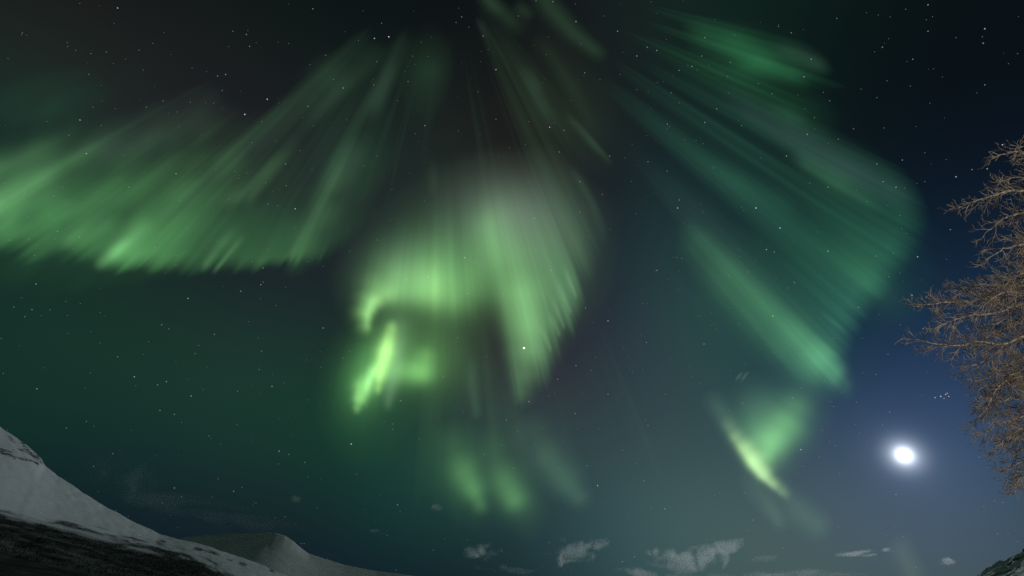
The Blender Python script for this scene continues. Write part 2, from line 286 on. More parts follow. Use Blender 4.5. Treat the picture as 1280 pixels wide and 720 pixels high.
def grid_mesh(name,V,nr,nc):
    idx=np.arange(nr*nc).reshape(nr,nc)
    F=np.stack([idx[:-1,:-1],idx[:-1,1:],idx[1:,1:],idx[1:,:-1]],-1).reshape(-1,4)
    me=bpy.data.meshes.new(name); me.from_pydata(V.reshape(-1,3).tolist(),[],F.tolist()); me.update()
    me.polygons.foreach_set('use_smooth',[True]*len(me.polygons)); return me
def point_at(x,y,z):            # a place seen in that direction, z metres ahead of the camera
    cp,sp=math.cos(PITCH),math.sin(PITCH); c=(x-W0/2)/F0; u=(H0/2-y)/F0
    return Vector((c*z, z*(cp-u*sp), CAM[2]+z*(sp+u*cp)))
def azel(x,y):
    d=px_dir(x,y); return np.arctan2(d[...,0],d[...,1]), np.arcsin(d[...,2])
# ------------------------------------------------------------------ terrain
def snow_ground_material(name,snow=(.72,.74,.76),dark=(.006,.0065,.006),attr=True,bump=.4,scale=.02):
    m,t=material(name); out=N(t,'ShaderNodeOutputMaterial'); bs=N(t,'ShaderNodeBsdfPrincipled'); L(t,bs.outputs[0],out.inputs[0])
    bs.inputs['Roughness'].default_value=.85; bs.inputs['Specular IOR Level'].default_value=.15
    co=N(t,'ShaderNodeTexCoord'); n1=N(t,'ShaderNodeTexNoise',i_Scale=scale,i_Detail=6.,i_Roughness=.6); L(t,co.outputs['Object'],n1.inputs['Vector'])
    r=N(t,'ShaderNodeValToRGB'); r.color_ramp.elements[0].position=.3; r.color_ramp.elements[1].position=.7
    r.color_ramp.elements[0].color=[c*.92 for c in snow]+[1]; r.color_ramp.elements[1].color=list(snow)+[1]; L(t,n1.outputs[0],r.inputs[0])
    bp=N(t,'ShaderNodeBump',i_Strength=bump,i_Distance=1.5); L(t,n1.outputs[0],bp.inputs['Height']); L(t,bp.outputs[0],bs.inputs['Normal'])
    if attr:
        a=N(t,'ShaderNodeAttribute',attribute_name='bare'); n2=N(t,'ShaderNodeTexNoise',i_Scale=scale*12,i_Detail=4.); L(t,co.outputs['Object'],n2.inputs['Vector'])
        d=N(t,'ShaderNodeValToRGB'); d.color_ramp.elements[0].color=[c*.6 for c in dark]+[1]; d.color_ramp.elements[1].color=[c*1.9 for c in dark]+[1]; L(t,n2.outputs[0],d.inputs[0])
        mx=N(t,'ShaderNodeMixRGB'); L(t,a.outputs['Fac'],mx.inputs[0]); L(t,r.outputs[0],mx.inputs[1]); L(t,d.outputs[0],mx.inputs[2]); L(t,mx.outputs[0],bs.inputs['Base Color'])
    else: L(t,r.outputs[0],bs.inputs['Base Color'])
    return m
# ground: one snow sheet
gr=[];NA,NR=96,40
for k in range(NR):
    r=.5*(40000/.5)**(k/(NR-1))
    for a in range(NA+1):
        th=2*math.pi*a/NA; gr.append((r*math.sin(th),r*math.cos(th),0.))
gme=grid_mesh('ground',np.array(gr),NR,NA+1)
g=link('ground',gme,None,snow_ground_material('ground_snow',attr=False,scale=.4)); tag(g,'flat snow covered valley floor around the hills','ground',kind='structure')

def hill(name,ridge,Rf,foot,g,nx,nt,x0,x1,dr=None,back=.5,seed=1,namp=6.,nscale=60.,ramp=.0):
    rx=np.linspace(x0,x1,nx); ry=np.interp(rx,*zip(*ridge))
    az,el=azel(rx,ry); R=np.interp(rx,*zip(*Rf))
    T=np.concatenate([np.linspace(0,1,nt),1+np.linspace(0.04,1,14)]); 
    AZ,TT=np.meshgrid(az,T); Rg=np.broadcast_to(R,AZ.shape); Eg=np.broadcast_to(el,AZ.shape); XX=np.broadcast_to(rx,AZ.shape)
    ef=math.atan2(-CAM[2]-.5,foot); tt=np.minimum(TT,1)
    wd=max(3,int(45/(rx[1]-rx[0]))); ker=np.hanning(2*wd+1); ker/=ker.sum(); lin_=np.polyfit(rx[:wd],el[:wd],1); l2=np.polyfit(rx[-wd:],el[-wd:],1); stp=rx[1]-rx[0]
    ext=np.concatenate([np.polyval(lin_,rx[0]-stp*np.arange(wd,0,-1)),el,np.polyval(l2,rx[-1]+stp*np.arange(1,wd+1))])
    Es=np.broadcast_to(np.convolve(ext,ker,'valid'),AZ.shape); kk=np.clip((tt-.80)/.2,0,1); kk=kk*kk*(3-2*kk)
    e=ef+(Es+(Eg-Es)*kk-ef)*tt; r=foot+(Rg-foot)*tt**g
    n=fbm(AZ*Rg/nscale+50,tt*Rg*.35/nscale+50,seed,5); 
    r=r+(n-.5)*2*namp*np.minimum(1,4*tt)*np.minimum(1,(1.02-tt)*6+.15)
    if dr is not None: r=r+dr(XX,tt,e)
    e=e+ramp*(fbm(AZ*Rg/9.+10,tt*40,seed+5,3)-.5)*np.clip(tt*3-2,0,1)
    z=CAM[2]+r*np.tan(e); bk=np.clip(TT-1,0,1)
    z=z*(1-bk**1.3)-2*bk-bk*bk*3; r=r+bk*Rg*back
    V=np.stack([r*np.sin(AZ),r*np.cos(AZ),z],-1)
    me=grid_mesh(name,V,len(T),nx)
    return me,dict(x=XX,az=AZ,t=TT,el=e,r=r,V=V,ef=ef,elr=Eg)
def set_bare(me,v):
    a=me.attributes.new('bare','FLOAT','POINT'); a.data.foreach_set('value',np.clip(v,0,1).astype(np.float32).ravel())
# --- the long snow hill on the left
ridge=[(-1500,620),(-1100,330),(-700,240),(-320,300),(-150,420),(-40,503),(0,533),(12,542),(26,551),(40,562),(53,575),(57,583),(72,595),(100,613),(130,632),(165,651),(200,668),(235,676.5),(270,686),(300,696),(330,707),(350,716),(400,737),(460,760),(520,776)]
me,hd=hill('snowy_hill',ridge,[(-320,690),(0,680),(300,630),(520,540)],250,1.8,1000,300,-1500,520,seed=3,namp=1.8,nscale=110,ramp=.0022)
bx,by=zip(*[(-1500,760),(-900,560),(-320,540),(-100,606),(0,628),(50,641),(100,654),(150,668),(200,679),(260,697),(300,719),(330,742),(400,790),(520,830)])
_,elb=azel(hd['x'],np.interp(hd['x'],bx,by))
d=(elb-hd['el'])/math.radians(.066)                    # how far below the snow line, about 0.07 degree steps
u=hd['az']*600
n1=fbm(u/22+5,d/3.2+9,21,5); n2=fbm(u/75+2,d/11+4,22,4); n3=fbm(u/5,d/1.5,23,3); n4=fbm(u/9+40,d/2.,24,4); n5=fbm(u/2.6+9,d/.8+3,25,3)
edge=1/(1+np.exp(-(d-3+(n1-.5)*16+(n3-.5)*9)/1.3))
patch=np.clip((n2-.42)*6+(n1-.5)*3.0,0,1)*np.exp(-np.clip(d-5,0,None)/16)*np.clip((d-3)/3,0,1)*1.15+.16*np.clip((n4-.52)*9,0,1)*np.exp(-np.clip(d,0,None)/40)
bare=edge*(1-np.clip(patch*.72,0,.85))
def mark(x,y,a,b,rot,th=.5):                           # bare rock showing through the snow
    global bare
    ca,ea=azel(x,y); U=(hd['az']-ca)/math.radians(.066); Vv=-(hd['el']-ea)/math.radians(.066); c,s=math.cos(math.radians(rot)),math.sin(math.radians(rot))
    q=((U*c+Vv*s)/a)**2+((-U*s+Vv*c)/b)**2
    bare=np.maximum(bare,np.clip(1.25-q-(n5-.5)*6.5,0,1)*.80)
for a in ((9,566,11,2.4,14),(2,563,6,2,10),(27,573,7,1.5,10),(34,574.5,5,1.4,12),(26,562,4,1.5,30),(38,566,6,2,35),(14,548.5,4,1.6,40),(30,557,4,1.8,38),(45,571,5,2.4,40),(52,576,5,2,42),(46,579,4,1.2,20),(201,677,5,1.5,5),(316,699,6,1.5,15),(305,706,5,2,15),(288,700,4,1,10),(340,714,4,1.5,20),(262,690,12,1.6,14),(248,687,6,1.3,12)): mark(*a)
set_bare(me,bare)
SNOWHILL=snow_ground_material('hill_snow',scale=.02,bump=.10)
o=link('snowy_hill',me,None,SNOWHILL); tag(o,'long snow covered hillside sloping down across the lower left, dark scrub below','hill',kind='structure')
# dark leafless scrub on the lower slope: nobody could count it
rng=np.random.RandomState(77); ok=np.argwhere((d>-4)&(bare>.80)&(hd['t']<=1)&(hd['x']>-120)&(hd['x']<420)&(d<45))
sv,sf=[],[]
for k in rng.choice(len(ok),min(len(ok),5000),replace=False):
    i,j=ok[k]; p=hd['V'][i,j]; hgt=rng.uniform(.4,1.5)*(1.0 if rng.rand()<.85 else 1.8)
    for q in range(5):
        th=rng.uniform(0,6.28); lean=rng.uniform(.1,.75); w=rng.uniform(.05,.16)
        tip=p+np.array([math.cos(th)*lean*hgt,math.sin(th)*lean*hgt,hgt*rng.uniform(.6,1.1)]); sd=np.array([-math.sin(th)*w,math.cos(th)*w,0]); b0=p+np.array([0,0,-.3])
        m_=(b0+tip)/2+rng.uniform(-.12,.12,3)*hgt; nb=len(sv); up=np.array([0,0,w])
        sv+= [b0-sd,b0+sd,b0+up,m_-sd*.6,m_+sd*.6,m_+up*.6,tip]
        sf+=[(nb,nb+1,nb+4,nb+3),(nb+1,nb+2,nb+5,nb+4),(nb+2,nb,nb+3,nb+5),(nb+3,nb+4,nb+6),(nb+4,nb+5,nb+6),(nb+5,nb+3,nb+6)]
sme=bpy.data.meshes.new('scrub'); sme.from_pydata([tuple(v) for v in sv],[],sf)
m,t=material('scrub_bark'); out=N(t,'ShaderNodeOutputMaterial'); bs=N(t,'ShaderNodeBsdfPrincipled',i_Roughness=.9); L(t,bs.outputs[0],out.inputs[0])
no=N(t,'ShaderNodeTexNoise',i_Scale=.3); rr=N(t,'ShaderNodeValToRGB'); rr.color_ramp.elements[0].color=(.005,.005,.0045,1); rr.color_ramp.elements[1].color=(.016,.015,.013,1); L(t,no.outputs[0],rr.inputs[0]); L(t,rr.outputs[0],bs.inputs['Base Color'])
o=link('scrub',sme,None,m); tag(o,'dark leafless scrub covering the foot of the snowy hill','scrub',kind='stuff')
# --- the rounded far hill behind it
ridge2=[(150,690),(215,676),(232,671.5),(270,668),(310,667),(336,665.5),(345,666.5),(356,669.5),(366,676),(377,685.5),(386,692),(400,696.5),(430,706),(470,714),(500,717.5),(525,721),(560,733),(620,750),(760,776)]
def spur(x,t,e):
    py=(np.tan(e)*0)
    xs=318+ (t-.55)/.45*34                           # foot of the spur to the left, top under the crest
    dx=x-xs
    return -np.where(dx<0,np.exp(-(dx/42.)**2),np.exp(-(dx/110.)**2))*75*np.clip(t*1.6-.55,0,1)*(1.12-t).clip(0,1)*2.0
me,h2=hill('distant_hill',ridge2,[(150,2900),(340,2700),(500,2300),(760,1800)],900,.9,330,150,150,760,dr=spur,seed=9,namp=14,nscale=300,ramp=.0006,back=.4)
nb=fbm(h2['az']*2500/55,h2['t']*22,31,4); nn=fbm(h2['az']*2500/14,h2['t']*80,32,3)
set_bare(me,np.clip((nb-.60)*2.2,0,.10)+np.clip((nn-.72)*4,0,.3)*.4)
o=link('distant_hill',me,None,snow_ground_material('far_snow',snow=(.74,.76,.75),scale=.008,bump=.35)); tag(o,'rounded distant snow hill behind the end of the long slope','hill',kind='structure')
# --- the rocky slope at the lower right corner
ridge3=[(1130,775),(1175,748),(1200,732),(1222,718),(1236,710),(1248,703),(1258,700),(1270,692),(1280,686),(1300,672),(1360,640),(1480,590),(1700,560),(2000,600),(2400,700),(2800,790)]
me,h3=hill('rocky_slope',ridge3,[(1130,420),(1300,560),(1480,700),(2800,900)],120,.85,900,220,1130,2800,seed=14,namp=9,nscale=30,ramp=.007)
u3=(h3['az'])*520; v3=(h3['el'])/math.radians(.066)
# ledges run along the slope, down to the left
w1=fbm(u3/13+3+h3['t']*6,h3['t']*34+4,41,4,.5); w2=fbm(u3/30,h3['t']*11,42,3)
bare3=1/(1+np.exp(-((w1-.60)*20+(w2-.5)*9)))
bare3=np.maximum(bare3,1/(1+np.exp(-((h3['x']-1262)*.35-(h3['t']-.64)*90))))
set_bare(me,bare3*.97)
o=link('rocky_slope',me,None,snow_ground_material('ledge_snow',snow=(.8,.82,.82),dark=(.030,.040,.040),scale=.06,bump=.5)); tag(o,'rocky slope with snow ledges in the lower right corner','hill',kind='structure')
# ------------------------------------------------------------------ moon
def ico(name,sub):
    import bmesh
    b=bmesh.new(); bmesh.ops.create_icosphere(b,subdivisions=sub,radius=1.); me=bpy.data.meshes.new(name); b.to_mesh(me); b.free()
    me.polygons.foreach_set('use_smooth',[True]*len(me.polygons)); return me
def emit_mat(name,strength,col=(1,1,1),objcol=False,maria=False):
    m,t=material(name); out=N(t,'ShaderNodeOutputMaterial'); em=N(t,'ShaderNodeEmission',i_Strength=strength); em.inputs[0].default_value=(*col,1); L(t,em.outputs[0],out.inputs[0])
    if objcol: oi=N(t,'ShaderNodeObjectInfo'); L(t,oi.outputs['Color'],em.inputs[0])
    if maria:
        co=N(t,'ShaderNodeTexCoord'); nz=N(t,'ShaderNodeTexNoise',i_Scale=2.2,i_Detail=5.); L(t,co.outputs['Object'],nz.inputs['Vector'])
        r=N(t,'ShaderNodeValToRGB'); r.color_ramp.elements[0].position=.4; r.color_ramp.elements[0].color=(.6,.6,.6,1); r.color_ramp.elements[1].position=.6; L(t,nz.outputs[0],r.inputs[0]); L(t,r.outputs[0],em.inputs[0])
    if maria:   # the glare of the moon: light from beyond it passes
        tr=N(t,'ShaderNodeBsdfTransparent'); ads=N(t,'ShaderNodeAddShader'); L(t,em.outputs[0],ads.inputs[0]); L(t,tr.outputs[0],ads.inputs[1]); L(t,ads.outputs[0],out.inputs[0])
    m.cycles.emission_sampling='NONE'; return m
MD=1.6e6
o=link('moon',ico('moon',4),None,emit_mat('moon_face',2.2,maria=True)); o.location=CAM+MOON*MD; s_=MD*math.radians(.5); o.scale=(s_,s_,s_)
tag(o,'brilliant white full moon low in the blue sky beside the bare tree','moon')
# ------------------------------------------------------------------ stars
SD=2.4e6; sme=ico('star',1); sme.materials.append(emit_mat('starlight',1.,objcol=True))
STARS='''147,10,.8 28,41,.4 133,65,.4 10,73,.3 111,93,.4 100,150,.7 86,169,.4 108,192,.7 204,126,.4 183,134,.4 221,140,.3 220,217,.6 161,234,.4 291,39,.4 308,43,.5 312,58,.5 272,95,.5 282,93,.6 278,113,.4 334,124,.9 306,143,1 391,11,.5 407,69,.4 429,110,.6 385,133,.5 357,205,.5 358,232,.4 157,74,.25 240,85,.3 267,129,.3 327,152,.3 308,216,.3 390,212,.3
468,48,.8 486,46,1 477,29,.4 577,21,.5 570,28,.4 586,34,.3 467,106,.4 510,102,.4 471,77,.4 604,45,.5 620,87,.7 620,149,.4 531,157,.6 519,167,.3 720,27,.7 772,39,.6 809,59,.5 821,63,.6 796,70,.6 731,91,.5 849,88,.5 687,159,.8 705,163,.5 699,190,.5 762,195,.5 810,202,.5 834,155,.5 839,116,.4 725,227,.5 471,195,.3 455,207,.3 648,20,.4 670,1,.4 691,2,.5 789,227,.3 822,103,.3 796,112,.3 834,214,.4 753,243,.4
1160,6,.7 1046,23,.5 1160,39,.6 1231,36,.9 1229,54,.7 1228,46,.4 1195,47,.4 1103,59,.6 1141,74,.6 1272,67,.4 1231,106,.6 1109,101,.4 1096,122,.4 1014,74,.6 1005,96,.6 1037,126,.4 881,47,.5 877,70,.5 865,83,.6 913,78,.4 896,136,.5 881,153,.6 927,157,.4 989,41,.5 973,33,.4 1009,168,.6 1067,161,.5 1048,174,.5 1105,160,.4 1128,200,.6 1096,205,.6 1104,227,.6 1120,234,.7 1156,227,.4 983,195,.6 1195,221,.9 1215,212,.6 1234,211,.8 1253,181,1 1237,190,.6 1241,195,.5 892,210,.4 1012,229,.4 1035,234,.5 1156,191,.4 965,117,.4 1018,147,.4 1167,86,.3 1178,96,.3 1221,116,.3
369,261,.8 335,255,.4 347,257,.3 72,289,.5 12,300,.4 45,355,.6 40,387,.5 31,396,.4 235,373,.7 301,364,.6 329,335,.5 202,406,.5 211,411,.4 268,418,.5 244,442,.4 404,410,.6 147,446,.5 168,471,.7 208,477,.6 197,481,.5 340,483,.6 326,356,.6 329,353,.3 357,359,.3 384,327,.3 345,382,.3 311,402,.3 327,439,.4 324,462,.4 401,459,.3 28,372,.2 113,466,.3
655,435,3 581,322,.7 594,328,.4 535,346,.6 508,349,.5 584,367,.5 668,273,.5 689,338,.5 725,265,.4 847,260,.8 849,250,.5 821,338,.6 846,322,.4 852,323,.4 732,385,.5 760,401,.7 808,428,.5 720,457,.5 739,463,.4 697,474,.5 572,422,.4 554,471,.4 520,379,.4 471,300,.3 437,314,.3 803,379,.3 839,450,.3 608,446,.3
945,260,1 975,285,.9 958,312,.7 968,315,.5 1035,314,.7 1095,320,.5 1147,321,.9 1188,287,.6 1140,369,.7 993,353,.5 935,340,.4 966,395,.7 1003,443,.4 1073,384,.5 880,430,.6 1154,411,.5 1110,443,.4 1095,468,.4 1084,252,.4 1111,346,.4 970,348,.3 985,360,.3 912,385,.3 872,395,.3 889,407,.3 1173,260,.3 1022,290,.3 924,312,.3
46,486,.6 239,495,.6 200,513,.5 218,518,.5 83,535,.4 349,564,.6 361,568,.4 439,555,.9 218,610,.5 292,614,.5 141,567,.4 117,583,.4 261,545,.3 297,489,.4 254,487,.3 381,578,.4 296,531,.3 227,528,.3 320,629,.3
501,501,.5 491,530,.4 491,537,.4 661,502,.6 633,525,.5 760,493,.5 719,517,.5 832,493,.4 810,532,.5 778,563,.4 747,607,.8 805,601,.5 831,636,.6 814,636,.4 793,696,.5 778,702,.5 642,585,.4 605,568,.4 497,631,.5 628,556,.3 734,582,.4 784,648,.3 722,536,.3 705,550,.3 524,549,.3 446,593,.3 484,669,.3
1001,562,.8 928,504,.5 991,497,.5 912,513,.4 1028,538,.4 1037,552,.4 1044,557,.4 1024,571,.4 1038,502,.4 1042,508,.4 1120,618,.6 941,650,.5 934,663,.4 992,624,.4 931,616,.4 1260,667,.4 1272,677,.4 1112,515,.5 1243,626,.4'''
def star_text(x,y,b):
    if b>2: return 'brightest star, greenish white, shining in the lower tip of the middle aurora column','bright star'
    if 1165<x<1188 and 488<y<500: return 'tiny star of the tight little cluster above and right of the moon','star cluster beside the moon'
    if x>1180 and y<225: return 'small star close to the top twigs of the bare tree','stars among the top twigs'
    if x>1040 and y<330: return 'small star in the blackest sky, upper right beyond the edge of the aurora','stars in the black upper right sky'
    if x>1000 and y>=430: return 'small star in the blue sky around the moon','stars around the moon'
    if x>1040: return 'small star in the blue sky between right aurora and bare tree','stars between aurora and tree'
    if x>780 and y<430: return 'small star scattered over the broad teal aurora on the right','stars over the right aurora'
    if x>700 and y>=430: return 'small star in the hazy grey sky above the clouds, left of the moon','stars above the clouds'
    if x<430 and y>345: return 'small star in the dark green sky over the snowy hill','stars over the snowy hill'
    if x<430 and y>150: return 'small star seen through the slanting left aurora curtain','stars in the left aurora'
    if x<430: return 'small star in the dark grey sky above the left aurora curtain','stars above the left aurora'
    if y<240: return 'small star high in the dark sky among the thin overhead rays','stars among the overhead rays'
    return 'small star near the bright aurora swirl in mid sky','stars near the aurora swirl'
rs=random.Random(5)
proto=None
PLE=[(1169,497,.75),(1176,495.5,.95),(1180,498,.6),(1182,493,.8),(1184,491.5,.7),(1186,495.5,.75)]
for x,y,b in [tuple(float(v) for v in s.split(',')) for s in STARS.split()]+PLE:
    o=link('star',sme) if proto is None else proto.copy()
    if proto is None: proto=o
    else: COL.objects.link(o)
    dd=px_dir(x,y); o.location=CAM+dd*SD
    cosv=dd@np.array([0,math.cos(PITCH),math.sin(PITCH)])
    rad=SD*(.52+.25*min(b,1)+(.5 if b>2 else 0))/F0*cosv; o.scale=(rad,)*3
    w=rs.choice([(1,.98,.95),(.9,.97,1.05),(.85,.93,1.1),(1,.92,.8)]) if b<2 else (.8,1.1,1.05)
    if x>1000 and y<340: w=(.85,.95,1.12)
    e=STAR_E*b**1.5*(.8 if x>1040 and y<330 else 1.) if b<2 else 2.6
    o.color=(*[c*e for c in w],1)
    lab,grp=star_text(x,y,b)
    for k in ('label','category','group'):
        if k in o: del o[k]
    tag(o,lab,'star',grp if b<2 else None)
# the faint rest
rng=np.random.RandomState(8); fv,ff=[],[]
iv=[tuple(v.co) for v in sme.vertices]; ip=[tuple(p.vertices) for p in sme.polygons]
for k in range(950):
    x,y=rng.uniform(-200,1480),rng.uniform(-200,735); dd=px_dir(x,y); r=SD*rng.uniform(.16,.34)/F0; c=CAM+dd*SD*1.02; n=len(fv)
    fv+=[tuple(c+np.array(v)*r) for v in iv]; ff+=[tuple(i+n for i in p) for p in ip]
fme=bpy.data.meshes.new('faint_stars'); fme.from_pydata(fv,[],ff)
o=link('faint_stars',fme,None,emit_mat('faint_starlight',.30,(.9,.97,1.))); tag(o,'barely visible dust of faint stars all over the sky','stars',kind='stuff')
# ------------------------------------------------------------------ aurora: curtains 100 km up, rays along the magnetic field
CP,SP=math.cos(PITCH),math.sin(PITCH)
BDIR=px_dir(*VP); BZ=BDIR@np.array([0,CP,SP])
def aurora_mesh(name,fn,dphi=.25,drho=3.0,thr=.0016,zmax=700e3):
    ph=np.arange(2,178,dphi); rho=np.arange(30,1010,drho)
    PH,RH=np.meshgrid(np.radians(ph),rho,indexing='ij'); X=VP[0]+RH*np.cos(PH); Y=VP[1]+RH*np.sin(PH)
    I=fn(X,Y); m=I.max(-1); m=np.where((X<-160)|(X>1440)|(Y<-160)|(Y>850),0,m)
    on=m>thr; cols=np.where(on.any(1))[0]; last=np.array([np.where(on[c])[0].max() if on[c].any() else 0 for c in range(len(ph))])
    edge=rho[last].astype(float); edge=np.where(on.any(1),edge,np.nan)
    good=~np.isnan(edge); edge=np.interp(np.arange(len(ph)),np.where(good)[0],edge[good])
    w=int(3/dphi); mx=np.array([edge[max(0,i-w):i+w+1].max() for i in range(len(ph))]); ker=np.hanning(2*w+3); ker/=ker.sum(); mx=np.convolve(np.pad(mx,w+1,mode='edge'),ker,'valid')
    R=np.maximum(mx,edge)+drho
    ex=VP[0]+R*np.cos(np.radians(ph)); ey=VP[1]+R*np.sin(np.radians(ph)); D=px_dir(ex,ey)
    sl=np.minimum(100e3/np.maximum(D[:,2],.02),zmax); P0=D*sl[:,None]; Z0=P0@np.array([0,CP,SP])
    q=1-RH/R[:,None]; q=np.clip(q,0,.965); tt=Z0[:,None]/BZ*q/(1-q)
    V=CAM+P0[:,None,:]+BDIR*tt[...,None]
    I=I*np.clip((m-thr)/(2.5*thr),0,1)[...,None]
    nP,nR=m.shape; idx=np.arange(nP*nR).reshape(nP,nR)
    F=np.stack([idx[:-1,:-1],idx[1:,:-1],idx[1:,1:],idx[:-1,1:]],-1)
    keep=(on[:-1,:-1]|on[1:,:-1]|on[1:,1:]|on[:-1,1:])&(RH[:-1,:-1]<=R[:-1,None])
    F=F[keep]; used=np.unique(F); mp=np.zeros(nP*nR,int); mp[used]=np.arange(len(used))
    me=bpy.data.meshes.new(name); me.from_pydata(V.reshape(-1,3)[used].tolist(),[],mp[F].tolist()); me.update()
    a=me.attributes.new('glow','FLOAT_COLOR','POINT'); c=np.concatenate([I.reshape(-1,3)[used],np.ones((len(used),1))],1).astype(np.float32); a.data.foreach_set('color',c.ravel())
    me.polygons.foreach_set('use_smooth',[True]*len(me.polygons)); return me
m,t=material('glowing_oxygen'); out=N(t,'ShaderNodeOutputMaterial'); em=N(t,'ShaderNodeEmission',i_Strength=1.); tr=N(t,'ShaderNodeBsdfTransparent'); ads=N(t,'ShaderNodeAddShader')
at=N(t,'ShaderNodeAttribute',attribute_name='glow'); L(t,at.outputs['Color'],em.inputs[0]); L(t,em.outputs[0],ads.inputs[0]); L(t,tr.outputs[0],ads.inputs[1]); L(t,ads.outputs[0],out.inputs[0]); m.cycles.emission_sampling='NONE'
AURM=m
for fn,name,lab,kw in (
 (aur_left,'aurora_curtain','wide green aurora curtain of slanting rays spread across the left sky',{}),
 (aur_upper,'aurora_ray_bundle','faint narrow green rays fanning upward above the left curtain',{}),
 (aur_top,'aurora_ray_bundle','thin faint green rays slanting down from the top centre of the sky',{}),
 (aur_arch,'aurora_arch','bright green aurora arch hooking down at its left end in mid sky',dict(dphi=.2,drho=2.2)),
 (aur_leg,'aurora_ray_bundle','brightest yellow-green ragged rays just under the hooked aurora arch',dict(dphi=.15,drho=2.0)),
 (aur_column,'aurora_column','broad soft green aurora column with frayed right edge beside the arch',dict(dphi=.15)),
 (aur_low,'aurora_patch','pair of round green aurora patches low above the clouds',{}),
 (aur_pale,'aurora_patch','pale grey-green aurora patch right of the low green pair',{}),
 (aur_right,'aurora_curtain','broad teal aurora curtain fanning out in the right half of the sky',{}),
 (aur_upright,'aurora_curtain','dim green aurora streaks at the upper right edge against black sky',{}),
 (aur_flame,'aurora_flame','small bright flame shaped aurora left of the moon',dict(dphi=.15,drho=2.0))):
    o=link(name,aurora_mesh(name,fn,**kw),None,AURM); tag(o,lab,'aurora')
# ------------------------------------------------------------------ clouds: small moonlit puffs, real volumes
def cloud_mat(seed,dens,thr,stretch,skew):
    m,t=material('cloud_vapour'); out=N(t,'ShaderNodeOutputMaterial'); pv=N(t,'ShaderNodeVolumePrincipled'); L(t,pv.outputs[0],out.inputs['Volume'])
    pv.inputs['Color'].default_value=(.99,.99,1.,1); pv.inputs['Anisotropy'].default_value=.5
    co=N(t,'ShaderNodeTexCoord'); mp=N(t,'ShaderNodeMapping'); mp.inputs['Location'].default_value=(seed*3.7,seed*1.9,seed*.7); mp.inputs['Scale'].default_value=stretch; L(t,co.outputs['Object'],mp.inputs[0])
    nz=N(t,'ShaderNodeTexNoise',i_Scale=1.25,i_Detail=3.,i_Roughness=.5,i_Distortion=1.2); L(t,mp.outputs[0],nz.inputs['Vector'])
    ln=N(t,'ShaderNodeVectorMath',operation='LENGTH'); L(t,co.outputs['Object'],ln.inputs[0])
    f=N(t,'ShaderNodeMapRange',interpolation_type='SMOOTHERSTEP'); f.inputs[1].default_value=.0; f.inputs[2].default_value=1.; f.inputs[3].default_value=.52-thr+.42; f.inputs[4].default_value=-1.10; L(t,ln.outputs['Value'],f.inputs[0])
    ad=N(t,'ShaderNodeMath',operation='MULTIPLY_ADD'); L(t,nz.outputs[0],ad.inputs[0]); ad.inputs[1].default_value=3.0; ad.inputs[2].default_value=-1.5
    a2=N(t,'ShaderNodeMath',operation='ADD'); L(t,ad.outputs[0],a2.inputs[0]); L(t,f.outputs[0],a2.inputs[1])
    d2=N(t,'ShaderNodeMapRange'); d2.inputs[1].default_value=0.; d2.inputs[2].default_value=2.4; d2.inputs[3].default_value=0; d2.inputs[4].default_value=dens; L(t,a2.outputs[0],d2.inputs[0])
    L(t,d2.outputs[0],pv.inputs['Density']); return m
cme=ico('cloud',3)
for k,(x,y,a,b,rot,dist,tau,thr,lab) in enumerate((
 (602,690,38,17,-2,9000,.9,.52,'small grey moonlit cloud low over the end of the far hill'),
 (748,680,30,12,-20,9200,.7,.48,'feathery cloud wisp rising at the right end of the long ragged cloud'),
 (905,684,34,14,-14,9300,.8,.48,'feathery upper tip of the largest ragged cloud, pointing right'),
 (835,704,40,12,8,9300,.7,.48,'low cloud fringe under the small puff and the largest cloud'),
 (1010,718,90,8,2,10500,.22,.48,'flat pale cloud strip at the bottom edge under the lens cloud'),
 (708,691,66,24,-6,9500,1.0,.52,'long ragged grey cloud low in the centre, largest but one'),
 (866,699,72,29,-3,9500,1.1,.50,'largest ragged moonlit cloud, low and left of the flame aurora'),
 (815,690,17,9,0,9000,.8,.50,'small puff of cloud close beside the largest ragged cloud'),
 (800,716,60,9,6,10000,.6,.5,'flat strip of cloud at the bottom edge under the small puff'),
 (1080,691,46,6.2,-4,9000,1.5,.44,'thin bright lens shaped cloud under the moon'),
 (1184,702,14,6,0,9000,.8,.48,'tiny pale cloud near the rocky slope'),
 (370,624,17,9,8,9000,.45,.5,'tiny cloud above the rounded far hill'),
 (546,634,17,9,22,9000,.40,.5,'tiny faint cloud left of the low green aurora patches'),
 (158,592,60,36,15,9000,.13,.5,'dim curling wisp of cloud above the long snowy slope'),
 (265,642,210,24,5,9500,.12,.46,'faint flat veil of cloud along the crest of the snowy hill'),
 (470,664,20,6,0,9000,.25,.5,'faintest small cloud shred above the tail of the far hill'),
 (930,722,150,10,2,11000,.25,.5,'long flat cloud strip cut by the bottom edge right of centre'),
 (640,712,70,7,4,10500,.22,.5,'thin dark cloud strip along the bottom just right of the far hill'),
 (955,698,26,5,0,9500,.4,.5,'thin cloud shred right of the largest ragged cloud'),
)):
    p=point_at(x,y,dist*.8); dpx=p.length/F0*.9; 
    rx=a*1.35*dpx; rz=b*1.4*dpx; ryy=min(rx,max(rz*1.6,260.))
    st=(min(3.2,max(.9,a/22.)),.9,min(1.5,max(.8,b/13.)))
    cm=cme.copy(); cm.materials.clear()
    o=link('cloud',cm,None,cloud_mat(k+1,tau*2.2/(ryy*.5),thr,st,0)); o.location=p; o.scale=(rx,ryy,rz)
    azc=math.atan2(p.x,p.y); o.rotation_euler=(0,math.radians(rot),-azc)
    o.rotation_mode='YXZ' if False else 'XYZ'
    tag(o,lab,'cloud','small clouds low over the horizon')
